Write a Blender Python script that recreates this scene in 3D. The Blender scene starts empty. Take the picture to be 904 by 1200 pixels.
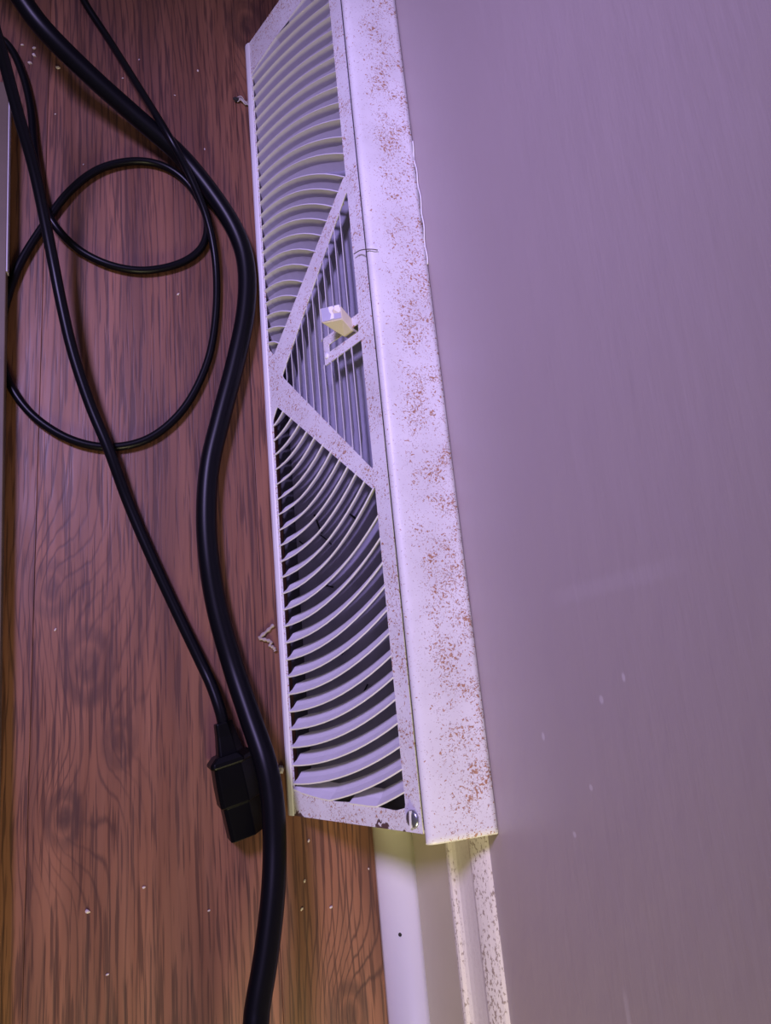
import bpy, bmesh, math, random
from mathutils import Vector, Matrix
random.seed(7)
S = bpy.context.scene
COL = S.collection

# ------------------------------------------------------------------ camera
cam_d = bpy.data.cameras.new('camera')
cam_d.sensor_fit = 'VERTICAL'; cam_d.sensor_height = 36.0
cam_d.lens = 793.0 / 1200.0 * 36.0
cam_d.clip_start = 0.01; cam_d.clip_end = 50
cam = bpy.data.objects.new('camera', cam_d); COL.objects.link(cam)
RW = Matrix(((0.9520969, -0.0946082, 0.2907935), (0.0184443, 0.9669730, 0.2542106), (-0.3052398, -0.2366696, 0.9223969))).transposed()
cam.matrix_world = Matrix.Translation((-0.145, 0.0726, 0.43)) @ RW.to_4x4()
S.camera = cam

# ------------------------------------------------------------------ light and exposure
S.view_settings.view_transform = 'Standard'
S.view_settings.look = 'None'
S.view_settings.gamma = 1.0
S.view_settings.use_curve_mapping = False
S.view_settings.exposure = 0.0
w = bpy.data.worlds.new('room_light'); S.world = w; w.use_nodes = True
w.node_tree.nodes['Background'].inputs[0].default_value = (0.58, 0.50, 0.58, 1)
w.node_tree.nodes['Background'].inputs[1].default_value = 0.14

def area(name, loc, target, size, power, color):
    l = bpy.data.lights.new(name, 'AREA'); l.shape = 'DISK'; l.size = size; l.energy = power; l.color = color
    o = bpy.data.objects.new(name, l); COL.objects.link(o)
    o.location = loc
    o.rotation_euler = (Vector(target) - Vector(loc)).to_track_quat('-Z', 'Y').to_euler()
    return o
def spot(name, loc, target, radius, power, color, angle):
    l = bpy.data.lights.new(name, 'SPOT'); l.energy = power; l.color = color; l.shadow_soft_size = radius
    l.spot_size = math.radians(angle); l.spot_blend = 1.0
    o = bpy.data.objects.new(name, l); COL.objects.link(o); o.location = loc
    o.rotation_euler = (Vector(target) - Vector(loc)).to_track_quat('-Z', 'Y').to_euler()
    return o
spot('purple_lamp', (-0.57, 0.60, 0.88), (-0.09, 0.24, 0.07), 0.11, 59, (0.56, 0.44, 1.0), 53)
area('warm_lamp', (-0.10, -0.56, 0.36), (0.0, -0.10, 0.03), 0.22, 3.8, (1.0, 0.90, 0.48))

# ------------------------------------------------------------------ node helpers
class N:
    def __init__(self, name):
        self.m = bpy.data.materials.new(name); self.m.use_nodes = True
        self.t = self.m.node_tree; self.b = self.t.nodes['Principled BSDF']
        self.tc = self.t.nodes.new('ShaderNodeTexCoord')
        self.P = self.tc.outputs['Object']
    def n(self, kind, **kw):
        x = self.t.nodes.new('ShaderNode' + kind)
        for k, v in kw.items(): setattr(x, k, v)
        return x
    def put(self, sock, v):
        if isinstance(v, bpy.types.NodeSocket): self.t.links.new(v, sock)
        else: sock.default_value = v
    def math(self, op, a, b=0.0, c=0.0, clamp=False):
        x = self.n('Math', operation=op, use_clamp=clamp)
        self.put(x.inputs[0], a); self.put(x.inputs[1], b); self.put(x.inputs[2], c)
        return x.outputs[0]
    def vscale(self, v, s):
        x = self.n('VectorMath', operation='MULTIPLY'); self.put(x.inputs[0], v); x.inputs[1].default_value = s
        return x.outputs[0]
    def vadd(self, v, s):
        x = self.n('VectorMath', operation='ADD'); self.put(x.inputs[0], v); self.put(x.inputs[1], s)
        return x.outputs[0]
    def noise(self, v, scale, detail=3, rough=0.55, dist=0.0):
        x = self.n('TexNoise'); self.put(x.inputs['Vector'], v); x.inputs['Scale'].default_value = scale
        x.inputs['Detail'].default_value = detail; x.inputs['Roughness'].default_value = rough
        x.inputs['Distortion'].default_value = dist
        return x.outputs['Fac']
    def ramp(self, v, lo, hi, a=0.0, b=1.0):
        x = self.n('MapRange', clamp=True); x.interpolation_type = 'SMOOTHSTEP'
        self.put(x.inputs['Value'], v); x.inputs['From Min'].default_value = lo; x.inputs['From Max'].default_value = hi
        x.inputs['To Min'].default_value = a; x.inputs['To Max'].default_value = b
        return x.outputs['Result']
    def mix(self, f, a, b):
        x = self.n('Mix', data_type='RGBA'); self.put(x.inputs['Factor'], f)
        self.put(x.inputs[6], a if isinstance(a, bpy.types.NodeSocket) else (*a, 1))
        self.put(x.inputs[7], b if isinstance(b, bpy.types.NodeSocket) else (*b, 1))
        return x.outputs[2]
    def xyz(self):
        x = self.n('SeparateXYZ'); self.put(x.inputs[0], self.P); return x.outputs
    def bump(self, h, strength, dist):
        x = self.n('Bump'); x.inputs['Strength'].default_value = strength; x.inputs['Distance'].default_value = dist
        self.put(x.inputs['Height'], h); self.put(self.b.inputs['Normal'], x.outputs[0])
    def done(self, col, rough=0.5, metal=0.0, spec=0.5):
        if not isinstance(col, bpy.types.NodeSocket): col = (*col, 1)
        self.put(self.b.inputs['Base Color'], col); self.put(self.b.inputs['Roughness'], rough)
        self.b.inputs['Metallic'].default_value = metal; self.b.inputs['Specular IOR Level'].default_value = spec
        return self.m

def plain(name, col, rough=0.5, metal=0.0, spec=0.5, var=0.15, scale=60.0):
    k = N(name); f = k.noise(k.P, scale, 4)
    c = k.mix(f, tuple(v * (1 - var) for v in col), tuple(min(1, v * (1 + var)) for v in col))
    return k.done(c, rough, metal, spec)

# ------------------------------------------------------------------ materials
KNOTS = [(-0.202, 0.0151, 0.011, 5.0, 0.9), (-0.1912, 0.0955, 0.016, 4.0, 0.85), (-0.053, -0.1096, 0.012, 5.0, 0.9),
         (-0.2105, 0.1408, 0.012, 3.0, 0.6), (-0.174, 0.0515, 0.010, 3.0, 0.7), (-0.0783, 0.585, 0.018, 5.0, 0.9),
         (-0.15, 0.66, 0.014, 4.0, 0.8), (-0.30, 0.30, 0.014, 5.0, 0.8), (-0.42, -0.12, 0.014, 5.0, 0.8), (-0.14, -0.34, 0.014, 5.0, 0.8)]
def wood_material():
    k = N('reddish_brown_wood_print')
    oi = k.n('ObjectInfo')
    off = k.n('CombineXYZ'); k.put(off.inputs[1], k.math('MULTIPLY', oi.outputs['Random'], 37.0)); k.put(off.inputs[2], k.math('MULTIPLY', oi.outputs['Random'], 11.0))
    Q = k.vadd(k.P, off.outputs[0])
    x, y, z = k.xyz()
    big = k.noise(k.vscale(Q, (7, 1.1, 1)), 1.0, 2, 0.5)
    mid = k.noise(k.vscale(Q, (34, 3.6, 1)), 1.0, 3, 0.55)
    fine = k.noise(k.vscale(Q, (220, 16, 1)), 1.0, 3, 0.6)
    u = k.math('MULTIPLY', x, 190.0)
    u = k.math('ADD', u, k.math('MULTIPLY', big, 15.0))
    u = k.math('ADD', u, k.math('MULTIPLY', mid, 2.6))
    u = k.math('ADD', u, k.math('MULTIPLY', fine, 0.55))
    dark = None
    for kx, ky, r, amp, d in KNOTS:
        ddx = k.math('SUBTRACT', x, kx); ddy = k.math('MULTIPLY', k.math('SUBTRACT', y, ky), 0.62)
        rr = k.math('SQRT', k.math('ADD', k.math('MULTIPLY', ddx, ddx), k.math('MULTIPLY', ddy, ddy)))
        g = k.math('POWER', 2.718, k.math('MULTIPLY', k.math('MULTIPLY', rr, rr), -1.0 / (r * r * 3.0)))
        u = k.math('ADD', u, k.math('MULTIPLY', g, amp))
        core = k.math('MULTIPLY', k.math('MAXIMUM', k.ramp(rr, r * 0.15, r * 0.6, 1.0, 0.0), k.math('MULTIPLY', k.ramp(k.math('ABSOLUTE', k.math('SUBTRACT', rr, r * 0.72)), r * 0.05, r * 0.35, 1.0, 0.0), 0.7)), d)
        dark = core if dark is None else k.math('MAXIMUM', dark, core)
    ring = k.math('ABSOLUTE', k.math('SINE', k.math('MULTIPLY', u, 3.14159)))
    line = k.ramp(ring, 0.0, 0.55, 1.0, 0.0)
    patch = k.noise(k.vscale(Q, (22, 3.0, 1)), 1.0, 3, 0.6)
    line = k.math('MULTIPLY', line, k.ramp(patch, 0.34, 0.62, 0.18, 1.0))
    tone = k.noise(k.vscale(Q, (40, 2.5, 1)), 1.0, 4, 0.6)
    base = k.mix(k.ramp(tone, 0.3, 0.7), (0.125, 0.052, 0.033), (0.235, 0.102, 0.060))
    pores = k.noise(k.vscale(Q, (620, 24, 1)), 1.0, 2, 0.5)
    pores = k.ramp(pores, 0.50, 0.64)
    c = k.mix(k.math('MULTIPLY', line, 0.72), base, (0.045, 0.019, 0.018))
    c = k.mix(k.math('MULTIPLY', pores, 0.70), c, (0.048, 0.020, 0.018))
    knoise = k.noise(k.vscale(Q, (120, 60, 1)), 1.0, 3, 0.6)
    c = k.mix(k.math('MULTIPLY', dark, k.ramp(knoise, 0.25, 0.65, 0.45, 1.0)), c, (0.055, 0.025, 0.022))
    k.bump(k.math('SUBTRACT', 1.0, k.math('ADD', k.math('MULTIPLY', pores, 0.6), k.math('MULTIPLY', line, 0.4))), 0.18, 0.0004)
    return k.done(c, k.ramp(fine, 0.3, 0.7, 0.40, 0.55), 0, 0.32)
M_WOOD = wood_material()
M_GAP = plain('dark_plank_gap', (0.03, 0.018, 0.014), 0.9)

def wall_material():
    k = N('mauve_grey_wall_paint')
    lump = k.noise(k.vscale(k.P, (1, 26, 60)), 1.0, 3, 0.5)
    strokes = k.noise(k.vscale(k.P, (1, 30, 330)), 1.0, 3, 0.6)
    x, y, z = k.xyz()
    c = k.mix(k.noise(k.P, 7.0, 3), (0.385, 0.322, 0.316), (0.428, 0.358, 0.350))
    fl = None                                        # chips and dried drips in the paint
    for fy, fz, r, st in [(0.0431, 0.1688, 0.0022, 1.4), (0.0578, 0.2139, 0.002, 1.2), (0.0651, 0.2288, 0.002, 1.6), (0.0267, 0.1984, 0.0015, 1),
                          (0.008, 0.182, 0.0015, 1)]:
        a = k.math('SUBTRACT', y, fy); b = k.math('MULTIPLY', k.math('SUBTRACT', z, fz), st)
        d = k.math('SQRT', k.math('ADD', k.math('MULTIPLY', a, a), k.math('MULTIPLY', b, b)))
        m = k.ramp(d, r * 0.4, r, 1, 0); fl = m if fl is None else k.math('MAXIMUM', fl, m)
    sc = k.math('ABSOLUTE', k.math('SUBTRACT', y, k.math('ADD', 0.0967, k.math('MULTIPLY', k.math('SUBTRACT', strokes, 0.5), 0.004))))
    scuff = k.math('MULTIPLY', k.ramp(sc, 0.001, 0.0045, 1, 0), k.math('MULTIPLY', k.ramp(z, 0.185, 0.205), k.ramp(z, 0.25, 0.275, 1, 0)))
    st2 = k.math('ABSOLUTE', k.math('SUBTRACT', z, 0.1992))
    streak = k.math('MULTIPLY', k.ramp(st2, 0.0005, 0.002, 1, 0), k.ramp(y, -0.042, -0.036, 1, 0))
    c = k.mix(k.math('MULTIPLY', scuff, 0.10), c, (0.62, 0.56, 0.60))
    c = k.mix(k.math('MULTIPLY', streak, 0.30), c, (0.62, 0.56, 0.58))
    c = k.mix(k.math('MULTIPLY', fl, 0.40), c, (0.75, 0.70, 0.72))
    k.bump(k.math('ADD', k.math('MULTIPLY', lump, 1.0), k.math('MULTIPLY', strokes, 0.30)), 0.30, 0.0016)
    return k.done(c, 0.42, 0, 0.45)
M_WALL = wall_material()

def painted_metal(name, rust_amt, wall_bias=False):   # rust flecks, denser towards the wall on the hood
    k = N(name)
    x, y, z = k.xyz()
    warp = k.n('TexNoise'); k.put(warp.inputs['Vector'], k.P); warp.inputs['Scale'].default_value = 260; warp.inputs['Detail'].default_value = 2
    Q = k.vadd(k.P, k.vscale(warp.outputs['Color'], (0.004, 0.004, 0.004)))
    fleck = k.noise(Q, 780.0, 2, 0.55, 0.5)
    fleck2 = k.noise(k.vadd(Q, (3.1, 1.7, 0.4)), 1150.0, 2, 0.5, 0.4)
    clump = k.noise(k.vadd(k.P, (1.3, 0.2, 0.9)), 62.0, 3, 0.6)
    where = k.ramp(clump, 0.26, 0.66, 0.15, 1.0)
    if wall_bias: where = k.math('MULTIPLY', where, k.ramp(x, -0.0295, -0.019, 0.30, 1.0))
    where = k.math('MULTIPLY', where, rust_amt)
    thr = k.math('SUBTRACT', 0.70, k.math('MULTIPLY', where, 0.165))
    r1 = k.ramp(k.math('SUBTRACT', fleck, thr), 0.0, 0.035)
    thr2 = k.math('SUBTRACT', 0.685, k.math('MULTIPLY', where, 0.12))
    r2 = k.ramp(k.math('SUBTRACT', fleck2, thr2), 0.0, 0.04)
    dirt = k.noise(k.P, 24.0, 4, 0.6)
    base = k.mix(k.ramp(dirt, 0.35, 0.75), (0.715, 0.695, 0.685), (0.62, 0.595, 0.585))
    rustc = k.mix(k.noise(k.P, 300.0, 2), (0.22, 0.085, 0.030), (0.48, 0.20, 0.055))
    c = k.mix(k.math('MULTIPLY', r2, 0.62), base, (0.26, 0.16, 0.14))
    c = k.mix(k.math('MULTIPLY', r1, 0.85), c, rustc)
    # paint chipped to bare rusty steel along the near cut edge
    jag = k.noise(k.vscale(k.P, (48, 10, 48)), 1.0, 3, 0.6)
    b1 = k.ramp(k.math('ABSOLUTE', k.math('ADD', x, 0.0462)), 0.0005, 0.0040, 0.0046, 0.0)
    b2 = k.ramp(k.math('ABSOLUTE', k.math('ADD', x, 0.0785)), 0.0010, 0.0060, 0.0034, 0.0)
    jagf = k.ramp(k.noise(k.P, 420.0, 2), 0.36, 0.60, 0.25, 1.15)
    edge = k.math('SUBTRACT', k.math('MAXIMUM', k.math('MULTIPLY', k.math('MAXIMUM', b1, b2), jagf), k.ramp(jag, 0.50, 0.66, 0.0, 0.0030)), y)
    chip = k.math('MULTIPLY', k.ramp(edge, 0.0004, 0.0012), 0.0 if wall_bias else 1.0)
    c = k.mix(chip, c, (0.10, 0.055, 0.05))
    k.bump(k.math('ADD', k.math('MULTIPLY', r1, 1.0), k.math('MULTIPLY', k.noise(k.P, 900.0, 2), 0.4)), 0.25, 0.0004)
    return k.done(c, 0.42, 0, 0.45)
M_FACE = painted_metal('off_white_enamel', 0.80)
M_BLADE = plain('off_white_enamel_blade', (0.64, 0.62, 0.64), 0.42, 0, 0.45, 0.06, 90)
M_HOOD = painted_metal('rust_pitted_enamel', 1.0, True)
M_INNER = plain('dull_grey_sheet_steel', (0.29, 0.28, 0.34), 0.6, 0.0, 0.4, 0.35, 45)
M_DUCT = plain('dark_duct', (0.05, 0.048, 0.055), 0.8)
M_LEVER = plain('yellowed_cream_plastic', (0.62, 0.56, 0.40), 0.45, 0, 0.4, 0.10, 150)
M_FLAKE = plain('white_paint_flake', (0.85, 0.84, 0.84), 0.5)
M_LEVERTIP = plain('grey_painted_lever_end', (0.42, 0.41, 0.50), 0.5)
M_STEEL = plain('screw_steel', (0.42, 0.43, 0.48), 0.28, 0.9)
M_SLOT = plain('bright_slot_scratch', (0.78, 0.76, 0.72), 0.5)
M_CABLE = plain('black_rubber', (0.0025, 0.0025, 0.004), 0.36, 0, 0.15)
M_CABLE2 = plain('black_vinyl_cord', (0.0025, 0.0025, 0.004), 0.33, 0, 0.15)
M_PLUG = plain('black_moulded_plastic', (0.002, 0.002, 0.0025), 0.36, 0, 0.12)
M_PLUGDUST = plain('scuffed_plastic_edge', (0.035, 0.035, 0.032), 0.5)
M_BASE = plain('taupe_gloss_paint', (0.54, 0.49, 0.37), 0.45, 0, 0.4, 0.06, 40)
M_QUARTER = plain('cream_white_gloss_paint', (0.83, 0.83, 0.66), 0.35, 0, 0.5, 0.03, 25)
def chipped():
    k = N('chipped_cap_moulding_paint')
    a = k.noise(k.vscale(k.P, (900, 420, 900)), 1.0, 3, 0.65); b = k.noise(k.P, 40, 3)
    x, y, z = k.xyz()
    ridge = k.math('MAXIMUM', k.ramp(z, 0.0905, 0.0925), k.ramp(z, 0.0765, 0.0785, 1, 0))
    m = k.math('MULTIPLY', k.ramp(k.math('ADD', a, k.math('MULTIPLY', b, 0.25)), 0.66, 0.76), k.math('ADD', k.math('MULTIPLY', ridge, 0.75), 0.12))
    c = k.mix(b, (0.60, 0.54, 0.50), (0.66, 0.60, 0.57)); c = k.mix(m, c, (0.22, 0.16, 0.13))
    k.bump(a, 0.2, 0.0005)
    return k.done(c, 0.5, 0, 0.4)
M_CAP = chipped()
M_CABINET = plain('dark_olive_brown_wood', (0.10, 0.072, 0.052), 0.55, 0, 0.3, 0.35, 30)
M_STRIP = plain('pale_edge_banding', (0.36, 0.33, 0.38), 0.5)
M_CRUMB = plain('pale_crumb', (0.55, 0.47, 0.43), 0.8)
M_THREAD = plain('beige_twine', (0.34, 0.28, 0.25), 0.9, 0, 0.2, 0.35, 900)
M_LINT = plain('black_lint', (0.012, 0.010, 0.010), 0.9)
M_FLUFF = plain('grey_fluff', (0.42, 0.38, 0.38), 0.9)
M_HAIR = plain('dark_hair', (0.10, 0.07, 0.06), 0.6)

# ------------------------------------------------------------------ mesh helpers
def mesh_obj(name, verts, faces, mat, parent=None, smooth=False):
    me = bpy.data.meshes.new(name); me.from_pydata([tuple(v) for v in verts], [], faces); me.validate()
    bm = bmesh.new(); bm.from_mesh(me); bmesh.ops.recalc_face_normals(bm, faces=bm.faces); bm.to_mesh(me); bm.free()
    me.materials.append(mat)
    if smooth: me.shade_smooth()
    o = bpy.data.objects.new(name, me); COL.objects.link(o)
    if parent: o.parent = parent
    return o
def bev(o, wd, seg=2):
    m = o.modifiers.new('bevel', 'BEVEL'); m.width = wd; m.segments = seg; m.limit_method = 'ANGLE'; m.angle_limit = math.radians(35)
    return o
def box(name, lo, hi, mat, parent=None, bevel=0.0):
    v = [(x, y, z) for x in (lo[0], hi[0]) for y in (lo[1], hi[1]) for z in (lo[2], hi[2])]
    f = [(0, 1, 3, 2), (4, 6, 7, 5), (0, 4, 5, 1), (2, 3, 7, 6), (0, 2, 6, 4), (1, 5, 7, 3)]
    o = mesh_obj(name, v, f, mat, parent)
    if bevel: bev(o, bevel)
    return o
def loft(name, rings, mat, parent=None, smooth=False, cap=True):
    n = len(rings[0]); v = [p for r in rings for p in r]; f = []
    for i in range(len(rings) - 1):
        for j in range(n):
            f.append((i * n + j, i * n + (j + 1) % n, (i + 1) * n + (j + 1) % n, (i + 1) * n + j))
    if cap: f.append(tuple(range(n))); f.append(tuple((len(rings) - 1) * n + j for j in range(n)))
    return mesh_obj(name, v, f, mat, parent, smooth)
def profile_y(name, pts, y0, y1, mat, parent=None, smooth=False):
    return loft(name, [[(x, y0, z) for x, z in pts], [(x, y1, z) for x, z in pts]], mat, parent, smooth)
def spline(pts, sub=8):
    P = [Vector(p) for p in pts]; out = []
    for i in range(len(P) - 1):
        a = P[i - 1] if i else P[0] * 2 - P[1]; b = P[i]; c = P[i + 1]; d = P[i + 2] if i + 2 < len(P) else P[-1] * 2 - P[-2]
        for k in range(sub):
            t = k / sub
            out.append(0.5 * ((2 * b) + (c - a) * t + (2 * a - 5 * b + 4 * c - d) * t * t + (3 * b - a - 3 * c + d) * t ** 3))
    out.append(P[-1]); return out
def tube(name, pts, r, mat, parent=None, sides=14, sub=8):
    p = spline(pts, sub); rings = []
    t = (p[1] - p[0]).normalized(); nrm = t.orthogonal().normalized()
    for i, q in enumerate(p):
        t2 = (p[min(i + 1, len(p) - 1)] - p[max(i - 1, 0)]).normalized()
        nrm = (nrm - t2 * nrm.dot(t2)).normalized(); bi = t2.cross(nrm)
        rad = r(i / (len(p) - 1)) if callable(r) else r
        rings.append([q + (nrm * math.cos(a) + bi * math.sin(a)) * rad for a in [2 * math.pi * k / sides for k in range(sides)]])
    o = loft(name, rings, mat, parent, True); return o
def empty(name, loc=(0, 0, 0)):
    o = bpy.data.objects.new(name, None); o.empty_display_size = 0.05; COL.objects.link(o); o.location = loc; return o
def tag(o, label, cat, group=None):
    o['label'] = label; o['category'] = cat
    if group: o['group'] = group
    return o
def struct(o, label=None):
    o['kind'] = 'structure'
    if label: o['label'] = label
    return o

# ------------------------------------------------------------------ the setting
floor = struct(box('floor', (-1.55, -1.2, -0.03), (0.0, 1.9, -0.009), M_GAP), 'reddish brown wood plank floor')
PW = 0.1296
for i in range(-1, 12):
    x1 = -0.09 - PW * i; x0 = x1 - PW
    x1 = min(x1, 0.0); x0 = max(x0, -1.55)
    cuts = sorted([-1.2, 1.9] + ([[0.78], [-0.36], [0.92], [0.2]][(i + 1) % 4]) if i not in (0, 1, -1) else [-1.2, [-0.42, 0.80, -0.30][i], 1.9])
    for a, b in zip(cuts, cuts[1:]):
        g = 0.00008
        box('plank', (x0 + g, a + g, -0.009), (x1 - g, b - g, 0.0), M_WOOD, floor, 0.00025)

struct(box('wall_right', (0.0, -1.2, -0.03), (0.1, 1.9, 2.4), M_WALL), 'mauve grey painted wall')

for y0, y1, nm in ((-1.2, -0.0005, 'near'), (0.5605, 1.9, 'far')):
    bb = struct(profile_y('baseboard_' + nm, [(0, 0.0), (-0.012, 0.0), (-0.012, 0.0715), (-0.0115, 0.073), (0, 0.073)], y0, y1, M_BASE), 'taupe painted baseboard along the wall')
    cap = [(0, 0.073), (-0.012, 0.073), (-0.0126, 0.0738), (-0.0126, 0.0752), (-0.012, 0.0764), (-0.0102, 0.0770), (-0.0088, 0.0785),
           (-0.0078, 0.0815), (-0.0070, 0.0855), (-0.0064, 0.0900), (-0.0066, 0.0915), (-0.0066, 0.0925), (-0.0058, 0.0945), (-0.0040, 0.0975), (-0.0018, 0.1000), (0, 0.1008)]
    profile_y('cap_moulding', cap, y0, y1, M_CAP, bb, False)
    q = [(-0.012, 0.0), (-0.031, 0.0)] + [(-0.012 - 0.019 * math.cos(a), 0.019 * math.sin(a)) for a in [math.pi / 2 * t / 10 for t in range(1, 11)]]
    tr = struct(profile_y('trim_1' if nm == 'near' else 'trim_2', q, y0, y1, M_QUARTER), 'cream white quarter round trim along the floor')
    for p in tr.data.polygons:
        if len(p.vertices) == 4 and abs(p.normal.x) > 0.02 and p.normal.z > 0.02: p.use_smooth = True
    if nm == 'near':
        a = math.radians(52); c = Vector((-0.012 - 0.019 * math.cos(a), -0.070, 0.019 * math.sin(a)))
        nn = Vector((-math.cos(a), 0, math.sin(a))); t1 = Vector((0, 1, 0)); t2 = nn.cross(t1)
        loft('nail_hole', [[c + nn * h + (t1 * math.cos(b) + t2 * math.sin(b)) * 0.0011 for b in [k * math.pi / 4 for k in range(8)]] for h in (-0.0005, 0.00012)], M_LINT, tr)

# ------------------------------------------------------------------ baseboard register
FX, FZ = -0.0804, 0.002
SD = Vector((0.416, 0, 0.909)).normalized(); NR = Vector((-SD.z, 0, SD.x)); LEN = 0.5595; YC = 0.2715
def FP(s, y, off=0.0): return Vector((FX, y, FZ)) + SD * s + NR * off
reg = tag(empty('baseboard_register', (-0.04, LEN / 2, 0)), 'off-white metal baseboard heat register with curved louvers and a rust-pitted hood', 'air register')
def RP(o): o.parent = reg; o.matrix_parent_inverse = Matrix.Translation((0.04, -LEN / 2, 0)); return o

def louver_curve(n):                       # n = 1 next to the triangle ... 25 at the end of the grille; returns f(s) in millimetres
    y0 = 17.4 + 10.17 * (23 - n)
    ends = {1: (19.3, 5.6), 2: (28.4, 8.0), 3: (36.2, 11.0), 4: (43.1, 13.5), 5: (51.3, 17.6), 6: (59.0, 20.6), 7: (66.6, 24.3), 8: (73.9, 27.4),
            9: (80.2, 30.8), 10: (87.0, 35.0), 11: (93.5, 38.7), 12: (99.8, 42.5), 13: (101.5, 37.0), 14: (101.5, 34.9), 15: (101.5, 31.8), 16: (101.5, 29.5), 17: (101.5, 27.5),
            18: (101.5, 25.8), 19: (101.5, 24.7), 20: (101.5, 24.1), 21: (101.5, 23.5), 22: (101.5, 22.3), 23: (101.5, 21.3), 24: (101.5, 21.0), 25: (101.5, 20.6)}
    se, rise = ends[n]
    u = se - 8.0; b = max(0.03, 0.05 * (6 - n)); b = min(b, 0.5 * rise / u)
    a = (rise - b * u) / (u * u)
    return se, (lambda s: y0 + b * (s - 8.0) + a * (s - 8.0) ** 2)

# pressed face sheet: a filled outline with three openings
def face_plate():
    outer = [(0, 0), (112.1, 0), (112.1, LEN * 1000), (0, LEN * 1000)]
    yc = YC * 1000
    low = [(6.6, 15.0), (9, 14.0), (25, 12.2), (40, 10.6), (46, 10.2), (60, 10.6), (76, 10.2), (86, 9.4), (94, 9.0), (101.0, 10.6), (101.6, 12), (101.6, 172.2), (100.4, 172.6), (99.0, 172.6)]
    low += [(14.2, 251.6), (13.0, 252.4), (11.5, 251.5), (7.4, 246.5), (6.6, 244.5)]
    up = [(s, 2 * yc - y) for s, y in low]
    tri = [(21.0, yc), (22.5, yc - 2.5), (99.5, yc - 87), (101.0, yc - 88), (101.6, yc - 86), (101.6, 260.5), (67.5, 259.0), (67.0, 260), (67.0, 276.0), (67.5, 277), (101.6, 277.5), (101.6, yc + 86), (101.0, yc + 88), (99.5, yc + 87), (22.5, yc + 2.5)]
    slot = [(72.5, 266.0), (99.8, 266.4), (100.2, 267), (100.2, 270.8), (99.8, 271.4), (72.5, 271.0), (72, 270.4), (72, 266.6)]
    cu = bpy.data.curves.new('face_outline', 'CURVE'); cu.dimensions = '2D'; cu.fill_mode = 'BOTH'; cu.extrude = 0.45
    for pts in (outer, low, up, tri, slot):
        sp = cu.splines.new('POLY'); sp.points.add(len(pts) - 1); sp.use_cyclic_u = True
        for p, (a, b) in zip(sp.points, pts): p.co = (a, b, 0, 1)
    tmp = bpy.data.objects.new('face_tmp', cu); COL.objects.link(tmp)
    me = bpy.data.meshes.new_from_object(tmp.evaluated_get(bpy.context.evaluated_depsgraph_get()))
    bpy.data.objects.remove(tmp)
    for v in me.vertices:
        v.co = FP(v.co.x / 1000, v.co.y / 1000, v.co.z / 1000)
    bm = bmesh.new(); bm.from_mesh(me); bmesh.ops.remove_doubles(bm, verts=bm.verts, dist=1e-6); bmesh.ops.recalc_face_normals(bm, faces=bm.faces); bm.to_mesh(me); bm.free()
    me.materials.clear(); me.materials.append(M_FACE)
    o = bpy.data.objects.new('face_plate', me); COL.objects.link(o)
    # the tongue of the lever guide bar is part of the same sheet
    return o
face = RP(face_plate())
# rolled bottom lip of the face
lip = [(0.0, -0.0012), (-0.0006, 0.0002), (0.0004, 0.0014), (0.0024, 0.0018), (0.0046, 0.0012), (0.0056, 0.0), (0.0040, -0.0004)]
RP(loft('bottom_lip', [[FP(s, y, o) for s, o in lip] for y in (0.0, LEN)], M_BLADE))

# curved blades
DEP, TIL = 0.0085, 0.0072
LOW = [(6.6, 15.0), (9, 14.0), (25, 12.2), (40, 10.6), (46, 10.2), (60, 10.6), (76, 10.2), (86, 9.4), (94, 9.0), (101.0, 10.6), (110.0, 12.0)]
def rim(s):
    for (a, b), (c, d) in zip(LOW, LOW[1:]):
        if s <= c: return b + (d - b) * max(0.0, s - a) / (c - a)
    return LOW[-1][1]
def blade(n, upper):
    se, f0 = louver_curve(n)
    f = f0 if n < 24 else (lambda s: max(f0(s), rim(s) - 0.6))
    s0 = 6.2 if n <= 24 else 58.0
    K = max(6, int((se - s0) / 8)); rings = []
    for i in range(K + 1):
        s = s0 + (se - s0 + 0.6) * i / K
        y = f(s); m = (f(s + 0.5) - f(s - 0.5))
        l = math.hypot(1, m); pv = (-m / l, 1 / l); th = 0.00035
        e = 1.0 if (upper and i == 0) else min(1.0, 0.78 + min(i, K - i) * 0.22)     # pinched where the blade joins the sheet
        F = (s / 1000, y / 1000, 0.0007)
        Mi = (F[0] + pv[0] * TIL * 0.42 * e, F[1] + pv[1] * TIL * 0.42 * e, 0.0007 - DEP * 0.55 * e)
        B = (F[0] + pv[0] * TIL * e, F[1] + pv[1] * TIL * e, 0.0007 - DEP * e)
        ring = []
        for q in (F, Mi, B): ring.append((q[0] - pv[0] * th, q[1] - pv[1] * th, q[2] - 0.0002))
        for q in (B, Mi, F): ring.append((q[0] + pv[0] * th, q[1] + pv[1] * th, q[2] + 0.0002))
        if upper: ring = [(a, 2 * YC - b, c) for a, b, c in ring]
        rings.append([FP(*q) for q in ring])
    if upper:                                # the tongue runs on under the left border of the sheet
        f0r = rings[0]; rings.insert(0, [p - SD * 0.0036 - NR * (0.0022 if i in (0, 5) else 0.0) for i, p in enumerate(f0r)])
    return RP(loft('louver', rings, M_BLADE))
for n in range(1, 26):
    blade(n, False); blade(n, True)

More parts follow.
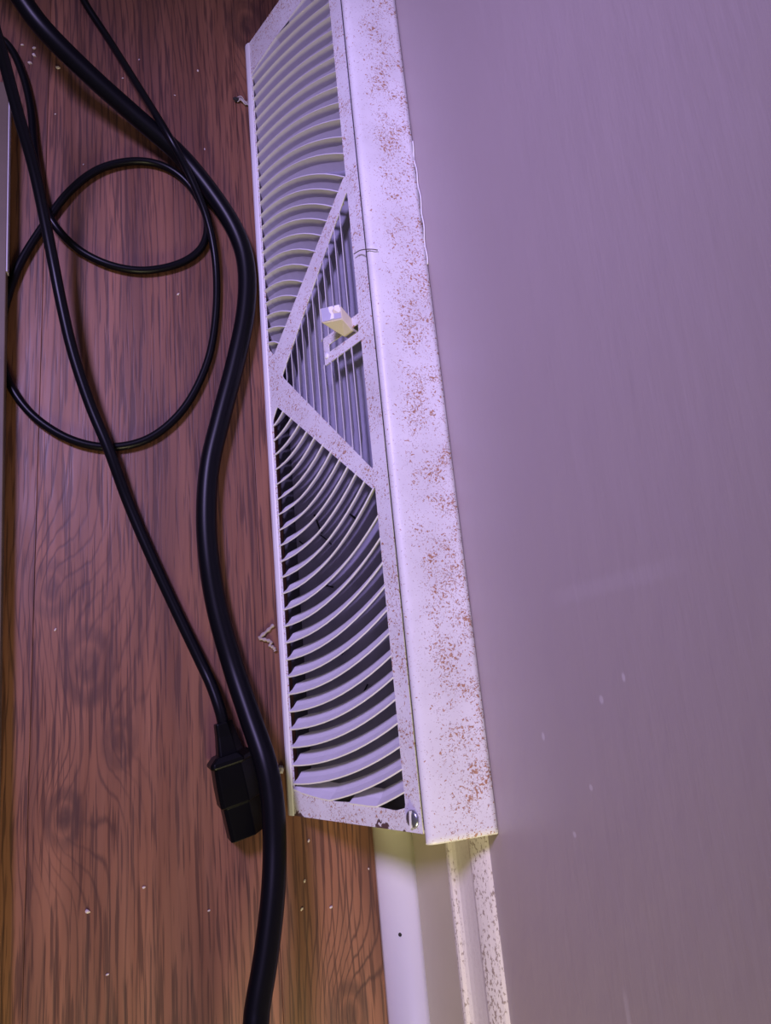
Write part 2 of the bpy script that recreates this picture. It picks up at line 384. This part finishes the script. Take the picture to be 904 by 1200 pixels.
# straight vanes inside the triangle
def vane(s, ya, yb, k):
    L = yb - ya; K = 9; rings = []
    for i in range(K + 1):
        t = i / K; y = ya + L * t
        e = min(1.0, 0.25 + 0.75 * min(t, 1 - t) * L / 0.012)
        wob = 0.00012 * math.sin(t * 9 + k * 1.7)
        dep = 0.0058 * e; til = (0.0046 + wob) * e + 0.0022 * (1 - e); th = 0.0004
        F = (s + wob * 0.4, 0.0006); B = (F[0] - til, F[1] - dep)
        rings.append([FP(F[0] - th, y, F[1]), FP(F[0] + th, y, F[1]), FP(B[0] + th, y, B[1]), FP(B[0] - th, y, B[1])])
    return RP(loft('vane', rings, M_BLADE))
for k in range(11):
    s = 0.0300 + 0.00665 * k - 0.0035
    hw = (s - 0.0210) * 1.092
    if s < 0.066: vane(s, YC - hw - 0.001, YC + hw + 0.001, k)
    else:
        vane(s, YC - hw - 0.001, 0.2600, k); vane(s, 0.2768, YC + hw + 0.001, k + 20)

# hood
hp = [(-0.0318, 0.1062), (-0.0333, 0.1068), (-0.0346, 0.1082), (-0.0350, 0.1100), (-0.0342, 0.1117), (-0.0325, 0.1127), (-0.0300, 0.1132), (-0.0160, 0.1136), (-0.0030, 0.1138), (-0.0005, 0.1142), (-0.0005, 0.1128),
      (-0.0160, 0.1127), (-0.0300, 0.1123), (-0.0322, 0.1117), (-0.0336, 0.1108), (-0.0340, 0.1098), (-0.0337, 0.1085), (-0.0326, 0.1075), (-0.0312, 0.1070)]
rings = []
for y in [-0.0035, -0.0028, 0.0] + [LEN * t / 12 for t in range(1, 12)] + [LEN, LEN + 0.0025]:
    dz = -0.0008 if y < -0.003 else 0.0
    rings.append([(x, y, z + dz) for x, z in hp])
hood = RP(loft('hood', rings, M_HOOD))
for p in hood.data.polygons:
    if abs(p.normal.y) < 0.4: p.use_smooth = True
# narrow flange that joins face and hood
RP(loft('crease_flange', [[FP(q, y, o) for q, o in ((0.1085, -0.0008), (0.1085, -0.0050), (0.1180, -0.0050), (0.1180, -0.0042), (0.1100, -0.0042), (0.1100, -0.0008))] for y in (0.0, LEN)], M_INNER))
# ends, damper pan and dark boot behind
for y in (0.0004, LEN - 0.0012):
    pts = [(-0.0785, 0.001), (FP(0.112, 0, -0.0008).x, FP(0.112, 0, -0.0008).z), (-0.0008, 0.1110), (-0.0008, 0.001)]
    RP(loft('end_panel', [[(x, yy, z) for x, z in pts] for yy in (y, y + 0.0008)], M_FACE))
RP(loft('damper_plate', [[FP(q, y, o) for q, o in ((0.006, -0.0140), (0.104, -0.0140), (0.104, -0.0130), (0.006, -0.0130))] for y in (0.004, LEN - 0.004)], M_INNER))
RP(loft('duct_boot', [[(x, y, z) for x, z in ((-0.074, 0.0006), (-0.001, 0.0006), (-0.001, 0.104), (-0.002, 0.104), (-0.002, 0.0016), (-0.074, 0.0016))] for y in (0.002, LEN - 0.002)], M_DUCT))
# damper lever
def lever():
    root = [FP(s, y, -0.008) for s, y in ((0.0875, 0.2680), (0.0950, 0.2680), (0.0950, 0.2740), (0.0875, 0.2740))]
    mid = [FP(s, y, 0.0008) for s, y in ((0.0868, 0.2692), (0.0952, 0.2692), (0.0952, 0.2775), (0.0868, 0.2775))]
    end = [FP(0.0885, 0.2722, 0.0178), FP(0.0948, 0.2752, 0.0072), FP(0.0948, 0.2832, 0.0072), FP(0.0878, 0.2818, 0.0178)]
    o = RP(bev(loft('lever', [root, mid, end], M_LEVER), 0.0005))
    c = sum(end, Vector()) / 4
    nn = (end[1] - end[0]).cross(end[3] - end[0]).normalized()
    if nn.z < 0: nn = -nn
    def sub(name, uv, h0, h1, mat):
        U = end[1] - end[0]; V = end[3] - end[0]
        b = [[end[0] + U * a + V * v + nn * h for a, v in uv] for h in (h0, h1)]
        q = loft(name, b, mat); q.parent = o; return q
    sub('lever_tip', [(0.04, 0.05), (0.96, 0.05), (0.96, 0.95), (0.04, 0.95)], -0.0004, 0.00025, M_LEVERTIP)
    sub('paint_flake', [(0.42, 0.10), (0.60, 0.10), (0.62, 0.35), (0.55, 0.60), (0.66, 0.82), (0.60, 0.95), (0.40, 0.93), (0.42, 0.62), (0.50, 0.42)], 0.0002, 0.0006, M_FLAKE)
    sub('paint_flake', [(0.66, 0.70), (0.84, 0.45), (0.96, 0.50), (0.93, 0.95), (0.70, 0.95)], 0.0002, 0.0006, M_FLAKE)
lever()
def disc(name, c, nn, r, h, mat, parent=None, dome=0.0, n=20):
    nn = nn.normalized(); t1 = Vector((0, 1, 0)); t2 = nn.cross(t1).normalized()
    rg = [[c + nn * hh + (t1 * math.cos(a) + t2 * math.sin(a)) * rr for a in [2 * math.pi * k / n for k in range(n)]] for rr, hh in
          ((r, 0), (r, h * 0.4), (r * 0.85, h * 0.75), (r * 0.5, h), (r * 0.1, h + dome))]
    return loft(name, rg, mat, parent, True)
riv = RP(disc('rivet', FP(0.0695, 0.2645, 0.0004), NR, 0.0018, 0.0009, M_FLAKE))
for y in (0.0062, LEN - 0.0062):
    c = FP(0.1062, y, 0.0004)
    sc = RP(disc('screw', c, NR, 0.0042, 0.0018, M_STEEL))
    ux = (Vector((0, 1, 0)) * 0.985 + SD * 0.10).normalized(); uy = NR.cross(ux)
    st = loft('screw_slot', [[c + ux * a + uy * b + NR * h for a, b in ((-0.0038, -0.0005), (0.0038, -0.0005), (0.0038, 0.0005), (-0.0038, 0.0005))] for h in (0.0004, 0.00215)], M_SLOT)
    st.parent = sc
# wavy dried paint where hood meets wall
pb = [(-0.0006, 0.30 + 0.004 * i, 0.1145 + 0.0007 * math.sin(i * 1.3) + 0.0012 * max(0, math.sin((i - 3) / 14 * math.pi))) for i in range(22)]
RP(tube('dried_paint_bead', pb, 0.0004, M_FLAKE, None, 6, 3))

# ------------------------------------------------------------------ cables
THICK = [(-0.2458, 0.5391, 0.05), (-0.2316, 0.5201, 0.045), (-0.2161, 0.5002, 0.04), (-0.1899, 0.4803, 0.03), (-0.1611, 0.4617, 0.02), (-0.1322, 0.4416, 0.012), (-0.1096, 0.4132, 0.0085), (-0.0952, 0.3862, 0.007), (-0.0898, 0.3596, 0.0066), (-0.0919, 0.326, 0.0066), (-0.1004, 0.2869, 0.0066), (-0.1114, 0.2467, 0.0066), (-0.1194, 0.2144, 0.0066), (-0.1225, 0.1835, 0.0066), (-0.1219, 0.1536, 0.0066), (-0.1179, 0.1219, 0.0066), (-0.1103, 0.0882, 0.009), (-0.1025, 0.0582, 0.017), (-0.0965, 0.0347, 0.0255), (-0.0938, 0.0147, 0.0295), (-0.0942, -0.0083, 0.033), (-0.0971, -0.0315, 0.038), (-0.1026, -0.0565, 0.043), (-0.1082, -0.0764, 0.047), (-0.1118, -0.0923, 0.05)]
THICK = [(-0.34, 0.66, 0.075), (-0.29, 0.60, 0.062)] + THICK + [(-0.128, -0.15, 0.055), (-0.15, -0.22, 0.045), (-0.17, -0.31, 0.024), (-0.18, -0.42, 0.0085), (-0.185, -0.6, 0.0068)]
THIN = [(-0.2083, 0.6036, 0.003), (-0.1976, 0.5745, 0.003), (-0.1788, 0.5394, 0.0035), (-0.1582, 0.4881, 0.0165), (-0.1407, 0.4444, 0.0268), (-0.1271, 0.4209, 0.019), (-0.1156, 0.3937, 0.0102), (-0.1105, 0.3624, 0.0042), (-0.1118, 0.3232, 0.003), (-0.1186, 0.2877, 0.003), (-0.1336, 0.2554, 0.003), (-0.1543, 0.2343, 0.003), (-0.1775, 0.2272, 0.003), (-0.2003, 0.2314, 0.003), (-0.2209, 0.2454, 0.003), (-0.2345, 0.2645, 0.003), (-0.2407, 0.2841, 0.003), (-0.2419, 0.3043, 0.003), (-0.2389, 0.3265, 0.003), (-0.2324, 0.3515, 0.003), (-0.2202, 0.3795, 0.003), (-0.2053, 0.4079, 0.003), (-0.1869, 0.4291, 0.003), (-0.1648, 0.4397, 0.003), (-0.1449, 0.4394, 0.003), (-0.1286, 0.4284, 0.003), (-0.1178, 0.4079, 0.003), (-0.1153, 0.3915, 0.003), (-0.1205, 0.3743, 0.003), (-0.135, 0.3613, 0.003), (-0.1572, 0.3537, 0.003), (-0.1786, 0.3553, 0.003), (-0.198, 0.3645, 0.0035), (-0.2119, 0.3775, 0.008), (-0.2197, 0.3955, 0.0085), (-0.2244, 0.4232, 0.006), (-0.2274, 0.4483, 0.004), (-0.2294, 0.4697, 0.003), (-0.234, 0.4937, 0.003), (-0.2416, 0.516, 0.003), (-0.2503, 0.5264, 0.003), (-0.2596, 0.5242, 0.003)]
THIN = [(-0.25, 0.80, 0.0028), (-0.23, 0.68, 0.0028)] + THIN + [(-0.30, 0.524, 0.0028), (-0.36, 0.54, 0.0028)]
CORD = [(-0.1164, 0.0511, 0.0125), (-0.1188, 0.0636, 0.0125), (-0.123, 0.078, 0.0095), (-0.1287, 0.0923, 0.0065), (-0.1425, 0.1252, 0.0042), (-0.1566, 0.1597, 0.0042), (-0.1685, 0.1911, 0.0055), (-0.1788, 0.2223, 0.0105), (-0.1894, 0.2507, 0.0125), (-0.1989, 0.2827, 0.016), (-0.2051, 0.3119, 0.02), (-0.2098, 0.3386, 0.024), (-0.2143, 0.3654, 0.032), (-0.2191, 0.3915, 0.044), (-0.225, 0.4137, 0.058), (-0.2284, 0.4279, 0.068), (-0.2306, 0.4371, 0.076), (-0.2329, 0.4451, 0.083), (-0.237, 0.4586, 0.095), (-0.2429, 0.4724, 0.115)]
tag(tube('thick_cable', THICK, 0.0064, M_CABLE, None, 18, 8), 'thick black rubber cable winding down the floor beside the register', 'cable')
tag(tube('thin_cable', THIN, 0.0026, M_CABLE2, None, 12, 8), 'thin black cable coiled into loops on the wood floor', 'cable')
pc = tag(empty('power_cord', (-0.105, 0.02, 0)), 'black power cord ending in a blocky moulded connector against the thick cable', 'power cord')
def PP(o): o.parent = pc; o.matrix_parent_inverse = Matrix.Translation((0.105, -0.02, 0)); return o
PP(tube('cord', CORD, 0.0034, M_CABLE2, None, 14, 8))
# moulded connector: lofted along its axis, width axis W, up axis U
A = Vector((-0.1171, 0.0568, 0.0115)); B = Vector((-0.1052, -0.0051, 0.0098)); ax = (B - A); CL = ax.length; ax.normalize()
roll = math.radians(-4)
Wd = Vector((0, 0, 1)).cross(ax).normalized(); Up = ax.cross(Wd).normalized()
Wd, Up = Wd * math.cos(roll) + Up * math.sin(roll), Up * math.cos(roll) - Wd * math.sin(roll)
def sec(t, wd, ht, ch, sh=0.0):
    c = A + ax * (CL * t) + Wd * sh; h = wd / 2; v = ht / 2
    pts = [(-h, -v), (h, -v), (h, v - ch * 1.6), (h - ch * 1.35, v), (-h + ch * 0.3, v), (-h, v - ch * 0.3)]
    return [c + Wd * a + Up * b for a, b in pts]
PP(bev(loft('strain_relief', [sec(0.0, 0.0105, 0.0095, 0.003), sec(0.12, 0.0120, 0.0105, 0.003), sec(0.30, 0.0158, 0.0135, 0.004)], M_PLUG), 0.0008))
PP(bev(loft('grip_flange', [sec(0.275, 0.0185, 0.0150, 0.005), sec(0.325, 0.0262, 0.0185, 0.006), sec(0.355, 0.0268, 0.0190, 0.006), sec(0.375, 0.0245, 0.0180, 0.006)], M_PLUG), 0.0006))
body = PP(bev(loft('plug_body', [sec(0.365, 0.0232, 0.0172, 0.0062), sec(0.55, 0.0248, 0.0184, 0.0068), sec(0.705, 0.0252, 0.0186, 0.0070), sec(0.712, 0.0226, 0.0168, 0.0064), sec(1.0, 0.0222, 0.0166, 0.0064)], M_PLUG), 0.0005))
def sub_plug(name, o, par): o.parent = par; return o
for a, b in ((-0.0055, -0.002), (0.0055, -0.002), (0.0, 0.0035)):
    c = A + ax * CL + Wd * a + Up * b
    sub_plug('contact_slot', loft('contact_slot', [[c + ax * d + Wd * p + Up * q for p, q in ((-0.0011, -0.0024), (0.0011, -0.0024), (0.0011, 0.0024), (-0.0011, 0.0024))] for d in (-0.003, 0.00015)], M_GAP), body)

# ------------------------------------------------------------------ cabinet whose foot edge shows at the left
cab = tag(empty('furniture_base', (-0.40, 0.10, 0)), 'low olive brown wooden furniture base at the left edge of the floor', 'furniture')
def CP(o): o.parent = cab; o.matrix_parent_inverse = Matrix.Translation((0.40, -0.10, 0)); return o
def cx(y): return -0.2306 - (y - 0.004) * 0.0222
CP(bev(loft('base_board', [[(cx(y), y, z) if f else (-0.62, y, z) for f, z in ((1, 0.008), (1, 0.0135), (0, 0.0135), (0, 0.008))] for y in (-0.35, 0.480)], M_CABINET), 0.0006))
CP(loft('edge_strip', [[(cx(y) + d, y, z) for d, z in ((0.0006, 0.0085), (0.0006, 0.0133), (-0.001, 0.0133), (-0.001, 0.0085))] for y in (0.338, 0.478)], M_STRIP))
for x, y in ((-0.29, -0.30), (-0.29, 0.42), (-0.58, -0.30), (-0.58, 0.42)):
    CP(box('foot', (x - 0.015, y - 0.015, 0.0), (x + 0.015, y + 0.015, 0.0082), M_CABINET))

# ------------------------------------------------------------------ small litter on the floor
CR = [(-0.2434, 0.524), (-0.2371, 0.527), (-0.2295, 0.5259), (-0.2294, 0.5199), (-0.2139, 0.5123), (-0.2319, 0.5127), (-0.171, 0.5127), (-0.1349, 0.505), (-0.1177, 0.5314), (-0.2148, 0.4726), (-0.1965, 0.4343), (-0.1148, 0.461), (-0.1597, 0.5322), (-0.136, 0.3393), (-0.1897, -0.0321), (-0.1615, -0.0254), (-0.07, -0.0159), (-0.0764, -0.0511), (-0.0352, -0.0368), (-0.0595, -0.0532), (-0.0739, -0.0368), (-0.1278, -0.0428), (-0.2081, 0.1171), (-0.1799, -0.0637)]
def CRL(i):
    one = {6: 'pale crumb between the thick cable and the thin cable near the far end', 7: 'pale crumb between the thin cable and the far end of the register',
           8: 'farthest pale crumb by the far end of the register', 9: 'pale crumb between the power cord and the thick cable', 10: 'pale crumb just outside the top of the small cable loop',
           11: 'pale crumb right of the thick cable beside the register', 12: 'pale crumb beside the thin cable near the top of the floor', 13: 'lone pale crumb inside the big cable loop',
           14: 'largest pale crumb on the open floor left of the thick cable', 15: 'pale crumb below the connector left of the thick cable', 18: 'pale crumb touching the cream quarter round trim',
           21: 'pale crumb closest to the thick cable on the near floor', 22: 'pale crumb near the plank seam by the left edge', 23: 'nearest pale crumb at the bottom left of the floor'}
    if i in one: return one[i], 'crumb', 'pale crumbs scattered on the floor'
    if i < 6: return 'tiny pale crumb in the cluster beside the black power cord', 'crumb', 'crumb cluster beside the power cord'
    return 'tiny pale crumb on the floor just below the register end', 'crumb', 'crumbs below the register end'
for i, (x, y) in enumerate(CR):
    bm = bmesh.new(); bmesh.ops.create_icosphere(bm, subdivisions=1, radius=1.0)
    a = random.uniform(0, 3.1); r = random.uniform(0.0005, 0.0009) * (1.5 if i < 6 or i == 14 else 1.0)
    for v in bm.verts:
        v.co *= random.uniform(0.7, 1.15); v.co.x *= r * 1.6; v.co.y *= r; v.co.z = max(-0.45, v.co.z) * r * 0.8
    bm.transform(Matrix.Rotation(a, 4, 'Z'))
    zm = min(v.co.z for v in bm.verts)
    me = bpy.data.meshes.new('crumb'); bm.to_mesh(me); bm.free(); me.materials.append(M_CRUMB)
    o = bpy.data.objects.new('crumb', me); COL.objects.link(o); o.location = (x, y, -zm)
    tag(o, *CRL(i))
tag(tube('twine_scrap', [(-0.0838, 0.1112, 0.0011), (-0.0875, 0.1080, 0.0011), (-0.0922, 0.1044, 0.0012), (-0.0925, 0.1034, 0.0012), (-0.0890, 0.1022, 0.0014), (-0.0862, 0.1008, 0.0016), (-0.0866, 0.0985, 0.0014), (-0.0846, 0.0972, 0.0012), (-0.0836, 0.0950, 0.0011)], lambda t: 0.0010 + 0.00025 * math.sin(t * 70), M_THREAD, None, 8, 8),
    'short bent scrap of beige twine on the floor by the register', 'twine')
lt = tag(empty('lint_tuft', (-0.0905, 0.5092, 0)), 'black speck of lint with a grey wisp beside the far end of the register', 'lint')
bm = bmesh.new(); bmesh.ops.create_icosphere(bm, subdivisions=2, radius=0.0024)
for v in bm.verts: v.co *= random.uniform(0.6, 1.25); v.co.z = v.co.z * 0.6 + 0.0018
me = bpy.data.meshes.new('lint_clump'); bm.to_mesh(me); bm.free(); me.materials.append(M_LINT)
o = bpy.data.objects.new('lint_clump', me); COL.objects.link(o); o.parent = lt
for k in range(5):
    q = tube('wisp', [(0.001, 0.001 * k - 0.002, 0.0012), (0.004, 0.0015 * math.sin(k * 2.0), 0.0018 + 0.0004 * k), (0.007, -0.002 + 0.0016 * math.cos(k * 1.4), 0.0015), (0.0098, -0.004 + 0.0012 * k, 0.001)], 0.00035, M_FLUFF, None, 5, 4); q.parent = lt
bm = bmesh.new(); bmesh.ops.create_icosphere(bm, subdivisions=2, radius=0.0017)
for v in bm.verts: v.co *= random.uniform(0.7, 1.2); v.co.y *= 1.5; v.co.z = max(v.co.z, -0.0009) + 0.0010
me = bpy.data.meshes.new('fluff'); bm.to_mesh(me); bm.free(); me.materials.append(M_FLUFF)
o = bpy.data.objects.new('fluff', me); COL.objects.link(o); o.location = (-0.0838, 0.0255, 0)
tag(o, 'small grey ball of fluff at the near foot of the register', 'fluff')
for k, (sa, ya, sb, yb) in enumerate([(0.010, 0.163, 0.016, 0.158), (0.012, 0.158, 0.022, 0.161), (0.028, 0.176, 0.034, 0.163), (0.033, 0.162, 0.043, 0.154), (0.030, 0.131, 0.042, 0.128),
                                   (0.060, 0.170, 0.070, 0.162), (0.045, 0.088, 0.054, 0.095), (0.058, 0.062, 0.066, 0.070)]):
    pm = FP((sa + sb) / 2 + 0.002, (ya + yb) / 2, -0.0108)
    tag(tube('lint_strand', [FP(sa, ya, -0.0124), pm, FP(sb, yb, -0.0124)], 0.0004 + 0.0001 * (k % 3), M_LINT, None, 5, 4),
        'dark strand of lint caught behind the near louvers', 'lint', 'lint strands behind the louvers')
tag(tube('hair', [(-0.0392, 0.3135, 0.0985), (-0.0372, 0.3125, 0.1035), (-0.0362, 0.3085, 0.1105), (-0.0330, 0.3065, 0.1140), (-0.0300, 0.3062, 0.1142)], 0.0003, M_HAIR, None, 5, 6),
    'short curved dark hair lying over the front edge of the hood', 'hair')
